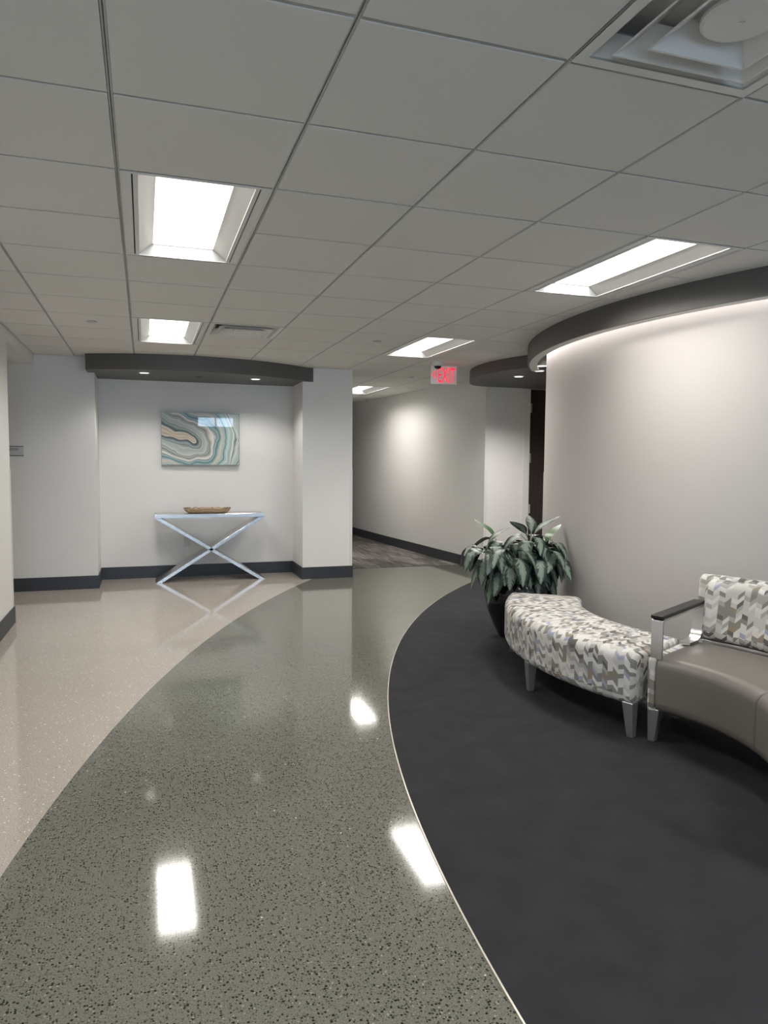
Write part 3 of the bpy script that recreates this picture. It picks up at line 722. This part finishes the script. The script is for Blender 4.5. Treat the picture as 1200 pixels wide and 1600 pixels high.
# ------------------------------------------------------------------ upholstered seating
def rrect(r0, r1, z0, z1, q, n=5, sub=10):
    """rounded rectangle in (r,z), from the bottom-front corner up the front, over the top, down the back; denser on long sides"""
    q = max(min(q, (r1-r0)/2-1e-3, (z1-z0)/2-1e-3), 1e-4); P = []
    def line(a, b, k):
        for i in range(k): P.append((a[0]+(b[0]-a[0])*i/k, a[1]+(b[1]-a[1])*i/k))
    def cor(cx, cz, a0):
        for i in range(n+1):
            a = rad(a0-90*i/n); P.append((cx+q*math.cos(a), cz+q*math.sin(a)))
    line((r0, z0+q), (r0, z1-q), sub//2); cor(r0+q, z1-q, 180); line((r0+q, z1), (r1-q, z1), sub); cor(r1-q, z1-q, 90)
    line((r1, z1-q), (r1, z0+q), sub//2); cor(r1-q, z0+q, 0); cor(r0+q, z0+q, -90)
    return P
def sweep(c, r0, r1, z0, z1, a0, a1, q=0.04, eq=0.03, n=40, dome=0.0, front_inner=True, warp=None):
    """annular cushion; front is the inner radius if front_inner. a0<a1 in degrees; rounded ends; UV in metres"""
    bm = bmesh.new(); uvl = bm.loops.layers.uv.new('UVMap'); rm = (r0+r1)/2
    st = []
    K = 5
    da = lambda d: math.degrees(d/rm)
    for k in range(K): ph_ = rad(90*k/K); st.append((a0+da(eq*(1-math.sin(ph_))), eq*(1-math.cos(rad(90)-ph_)) if False else eq*(1-math.sin(ph_))))
    st = []
    for k in range(K): ph_ = rad(90*k/K); st.append((a0+da(eq*(1-math.cos(ph_))), eq*(1-math.sin(ph_))))
    for k in range(n+1): st.append((a0+da(eq)+(a1-a0-2*da(eq))*k/n, 0.0))
    for k in range(K-1, -1, -1): ph_ = rad(90*k/K); st.append((a1-da(eq*(1-math.cos(ph_))), eq*(1-math.sin(ph_))))
    rings = []
    for a, e_ in st:
        P = rrect(r0+e_, r1-e_, z0+e_, z1-e_, q)
        if not front_inner: P = [(r0+r1-r, z) for r, z in P]
        P0 = rrect(r0, r1, z0, z1, q)
        ln = [0.0]
        for p_, q_ in zip(P0, P0[1:]): ln.append(ln[-1]+math.hypot(q_[0]-p_[0], q_[1]-p_[1]))
        rg = []
        for (r, z), l in zip(P, ln):
            if dome and z > (z0+z1)/2:
                s_ = max(0, min(1, (r-r0)/(r1-r0))); t2 = max(0, min(1, (a-a0)/(a1-a0)))
                z += dome*math.sin(PI*s_)**0.7*min(1, 6*t2, 6*(1-t2))*max(0, (z-z0)/(z1-z0)*2-1)
            if warp: r, z = warp(r, z)
            rg.append((bm.verts.new((c[0]+r*math.cos(rad(a)), c[1]+r*math.sin(rad(a)), z)), l))
        rings.append((a, rg))
    for (aa, A_), (ab, B_) in zip(rings, rings[1:]):
        m_ = len(A_)
        for i in range(m_):
            j = (i+1) % m_
            f_ = bm.faces.new((A_[i][0], A_[j][0], B_[j][0], B_[i][0]))
            lj = A_[j][1] if j else A_[i][1]+0.02; lk = B_[j][1] if j else B_[i][1]+0.02
            rr = r0 if front_inner else r1
            for lp, uvv in zip(f_.loops, ((rad(aa)*rr, A_[i][1]), (rad(aa)*rr, lj), (rad(ab)*rr, lk), (rad(ab)*rr, B_[i][1]))): lp[uvl].uv = uvv
    for a, rg in (rings[0], rings[-1]):
        f_ = bm.faces.new([v for v, _ in rg])
        for lp in f_.loops:
            co = lp.vert.co; lp[uvl].uv = (math.hypot(co.x-c[0], co.y-c[1]), co.z)
    return bm
def leg(parent, c, r, a, top, rw, z1, sh=0.0):
    """tapered square leg at polar place; sh moves the foot sideways so one face can stay upright"""
    bm = bmesh.new(); cx, cy = c[0]+r*math.cos(rad(a)), c[1]+r*math.sin(rad(a))
    ux, uy = math.cos(rad(a)), math.sin(rad(a)); vx, vy = -uy, ux
    def ring(h_, z, s_): return [bm.verts.new((cx+ux*(p*h_)+vx*(q_*h_+s_), cy+uy*(p*h_)+vy*(q_*h_+s_), z)) for p, q_ in ((-1, -1), (1, -1), (1, 1), (-1, 1))]
    A_, B_ = ring(rw, 0.004, sh), ring(top, z1, 0)
    for k in range(4): bm.faces.new((A_[k], A_[(k+1) % 4], B_[(k+1) % 4], B_[k]))
    bm.faces.new(A_[::-1]); bm.faces.new(B_); bev(bm, 0.003, 1)
    return obj('leg', bm, 'legpaint', parent)

# bench (bulges towards the room)
BCn = (4.11, 1.34)
t_ = thing('curved_bench', 'backless curved bench in grey and white chevron fabric between plant and sofa', 'bench')
obj('upholstered_seat', sweep(BCn, 1.245, 1.785, 0.175, 0.455, 141.0, 203.0, q=0.05, eq=0.03, n=48, dome=0.018, front_inner=False), 'fabric', t_, smooth=True, auto=60)
for a, sh in ((143.0, -0.012), (174.0, 0.0), (201.8, 0.012)):
    leg(t_, BCn, 1.745, a, 0.031, 0.018, 0.19, sh)
    leg(t_, BCn, 1.29, a, 0.031, 0.018, 0.19, sh)

# sofa (hollow side towards the room)
SC = (1.82, 0.215)
t_ = thing('curved_sofa', 'curved sofa with taupe leather seats and chevron fabric back at the right edge', 'sofa')
AE, AM, AB_ = 29.0, -18.0, -65.6
for e0, e1 in ((AE-2.9, AE), (AB_, AB_+2.9)):
    obj('end_panel', sweep(SC, 0.805, 1.36, 0.165, 0.445, e0, e1, q=0.018, eq=0.012, n=4), 'fabric', t_, smooth=True, auto=60)
for e0, e1 in ((AM+0.15, AE-3.0), (AB_+3.0, AM-0.15)):
    s_ = obj('seat_cushion', sweep(SC, 0.80, 1.335, 0.165, 0.452, e0, e1, q=0.055, eq=0.012, n=30, dome=0.012), 'leather', t_, smooth=True, auto=60)
    def lean(r, z): return r+(z-0.5)*0.16, z
    obj('back_cushion', sweep(SC, 1.265, 1.375, 0.478, 0.802, e0+0.4, e1-1.3 if e1 > 0 else e1-0.4, q=0.045, eq=0.03, n=30, warp=lean), 'fabric', t_, smooth=True, auto=60)
obj('back_shell', sweep(SC, 1.372, 1.455, 0.45, 0.812, AB_+0.6, AE-1.1, q=0.035, eq=0.02, n=60, warp=lambda r, z: (r+(z-0.5)*0.16, z)), 'fabric', t_, smooth=True, auto=60)
obj('back_rail', sweep(SC, 1.290, 1.310, 0.455, 0.474, AB_+4.0, AE-4.5, q=0.004, eq=0.004, n=40), 'alu', t_, smooth=True, auto=60)
def arm(a, parent):
    """bent flat bar loop with a black pad, lying along a radius"""
    ux, uy = math.cos(rad(a)), math.sin(rad(a)); vx, vy = -uy, ux; hw_ = 0.030; th_ = 0.012
    path = [(0.818, 0.440), (0.818, 0.630), (0.824, 0.642), (0.838, 0.648)] + [(0.84+0.49*i/4, 0.648+0.012*i/4) for i in range(1, 5)]
    path += [(1.345, 0.655), (1.350, 0.640), (1.335, 0.52), (1.322, 0.487), (1.30, 0.466), (1.27, 0.457), (1.16, 0.457)]
    bm = bmesh.new(); rings_ = []
    for i, (r, z) in enumerate(path):
        p = Vector(path[max(i-1, 0)]); q_ = Vector(path[min(i+1, len(path)-1)]); d_ = (q_-p).normalized(); n_ = Vector((-d_.y, d_.x))
        rg = []
        for so, sw in ((0, -1), (0, 1), (1, 1), (1, -1)):
            rr = r-n_.x*th_*so; zz = z-n_.y*th_*so
            rg.append(bm.verts.new((SC[0]+ux*rr+vx*hw_*sw, SC[1]+uy*rr+vy*hw_*sw, zz)))
        rings_.append(rg)
    for A_, B_ in zip(rings_, rings_[1:]):
        for k_ in range(4): bm.faces.new((A_[k_], A_[(k_+1) % 4], B_[(k_+1) % 4], B_[k_]))
    bm.faces.new(rings_[0]); bm.faces.new(rings_[-1][::-1])
    ar_ = obj('arm', bm, 'alu', parent, smooth=True, auto=35)
    bm = bmesh.new()
    A_ = []
    for r, z in ((0.812, 0.649), (1.345, 0.662)):
        for sw in (-1, 1):
            for dz in (0, 0.018): A_.append((SC[0]+ux*r+vx*(hw_+.003)*sw, SC[1]+uy*r+vy*(hw_+.003)*sw, z+dz))
    v = [bm.verts.new(p) for p in A_]
    for f_ in ((0, 1, 3, 2), (4, 6, 7, 5), (0, 4, 5, 1), (2, 3, 7, 6), (1, 5, 7, 3), (0, 2, 6, 4)): bm.faces.new([v[q_] for q_ in f_])
    obj('arm_pad', bev(bm, 0.004, 2), 'black', ar_)
arm(AE-2.6, t_); arm(AB_+2.6, t_)
for a, sh in ((AE-2.3, 0.012), (AB_+2.3, -0.012)):
    leg(t_, SC, 0.842, a, 0.031, 0.018, 0.18, sh); leg(t_, SC, 1.33, a-sh*70, 0.031, 0.018, 0.18, sh)
leg(t_, SC, 1.33, AM, 0.031, 0.018, 0.18)

# ------------------------------------------------------------------ potted plant
PX, PY = 3.02, 2.84
t_ = thing('potted_plant', 'bushy silver-green leafed plant in a round black pot beside the bench', 'plant', (PX, PY, 0))
bm = bmesh.new(); lathe(bm, [(0.13, 0.0), (0.165, 0.006), (0.215, 0.10), (0.262, 0.22), (0.285, 0.33), (0.282, 0.42), (0.262, 0.47), (0.245, 0.475), (0.240, 0.465), (0.25, 0.43)], 48); obj('pot', bm, 'pot', t_, smooth=True, auto=50)
bm = bmesh.new(); lathe(bm, [(0.243, 0.435), (0.15, 0.45), (0.02, 0.455)], 24); obj('soil', bm, 'soil', t_, smooth=True)
def leaf_mesh(L_, W, rise, droop, fold=0.10, pet=0.10, name='leaf'):
    """leaf along +x: stalk first, then a pointed blade bending down"""
    bm = bmesh.new(); uvl = bm.loops.layers.uv.new('UVMap'); n = 11
    ang = rise; x = z = 0.0; spine = []
    tot = pet+L_; steps = 16; ds = tot/steps
    for i in range(steps+1):
        spine.append((x, z, ang, i*ds))
        x += ds*math.cos(ang); z += ds*math.sin(ang); ang -= droop*ds/tot*(1.9 if 0.18 < i/steps < 0.55 else 0.45)
    rows = []
    for (x, z, a, s_) in spine:
        if s_ < pet: wd = 0.006
        else:
            q_ = min(1.0, (s_-pet)/L_); wd = max(0.0012, W/2*(max(0.0, math.sin(PI*q_**0.75))**0.68)*(1-0.12*q_)); wd = max(wd, 0.006*(1-q_))
        row = []
        for u_ in (-1, -0.5, 0, 0.5, 1):
            h_ = fold*abs(u_)*wd - 0.10*wd*u_*u_
            row.append((bm.verts.new((x-math.sin(a)*h_, u_*wd, z+math.cos(a)*h_)), (u_+1)/2, max(0, (s_-pet)/L_)))
        rows.append(row)
    for A_, B_ in zip(rows, rows[1:]):
        for k_ in range(4):
            q_ = (A_[k_], A_[k_+1], B_[k_+1], B_[k_]); f_ = bm.faces.new([p[0] for p in q_])
            for lp, p in zip(f_.loops, q_): lp[uvl].uv = (p[1], p[2])
    me = bpy.data.meshes.new(name); bm.to_mesh(me); bm.free()
    for p in me.polygons: p.use_smooth = True
    return me
LM = []
for (L_, W, rise, droop) in ((0.25, 0.100, 1.25, 0.9), (0.27, 0.118, 0.95, 2.1), (0.28, 0.124, 0.75, 2.3), (0.28, 0.126, 0.50, 2.1), (0.27, 0.124, 0.20, 1.75), (0.27, 0.118, 0.85, 2.8), (0.28, 0.122, -0.10, 1.4)):
    me = leaf_mesh(L_, W, rise, droop, pet=0.10); me.materials.append(M['leaf']); LM.append(me)
random.seed(21)
apex = [(-0.37, -0.08, 0.725, 26), (0.02, -0.12, 0.80, 28), (0.21, -0.05, 0.72, 20), (-0.16, 0.04, 0.73, 16), (-0.22, -0.22, 0.68, 20), (0.05, -0.25, 0.68, 20), (0.25, -0.19, 0.63, 18)]
for n_, (ax, ay, az, cnt) in enumerate(apex):
    bm = bmesh.new(); rr = []
    for i in range(7):
        s_ = i/6; r_ = 0.012-0.004*s_; x, y, z = ax*s_**1.2, ay*s_**1.2, 0.44+(az-0.44)*s_
        rr.append([bm.verts.new((x+r_*math.cos(2*PI*k_/8), y+r_*math.sin(2*PI*k_/8), z)) for k_ in range(8)])
    for A_, B_ in zip(rr, rr[1:]):
        for k_ in range(8): bm.faces.new((A_[k_], A_[(k_+1) % 8], B_[(k_+1) % 8], B_[k_]))
    obj('stem', bm, 'stem', t_, smooth=True)
    for k_ in range(cnt):
        s_ = k_/(cnt-1)                       # 0 = newest, at the top
        az_ = k_*2.39996+n_*1.3
        idx = 0 if s_ < 0.10 else (1 if s_ < 0.26 else (2 if s_ < 0.45 else (random.choice((3, 5)) if s_ < 0.65 else (4 if s_ < 0.85 else 6))))
        if n_ >= 2 and idx == 0: idx = 1
        if n_ == 0 and idx < 2 and k_ > 0: idx = 2
        zz = az-0.17*s_; f_ = max(0.0, (zz-0.44)/(az-0.44))**1.2
        sc_ = random.uniform(0.85, 1.05)
        for tr in range(12):                  # turn leaves that would reach into the wall
            wx_, wy_ = PX+ax*f_+0.30*sc_*math.cos(az_), PY+ay*f_+0.30*sc_*math.sin(az_)
            if math.hypot(wx_-WC[0], wy_-WC[1]) > WR+0.02: break
            az_ += 0.5
        inst('leaf', LM[idx], t_, (ax*f_, ay*f_, zz), (random.uniform(-.25, .25), random.uniform(-.12, .12), az_), sc_)
for az_, loc, idx, s_ in ((0.35, (0.20, -0.02, 0.70), 0, 0.95), (2.2, (-0.24, -0.06, 0.76), 0, 0.9)):
    me = LM[idx].copy(); me.materials.clear(); me.materials.append(M['leafg'])
    inst('leaf', me, t_, loc, (0, 0, az_), s_)['label'] = 'plain green upright leaf'
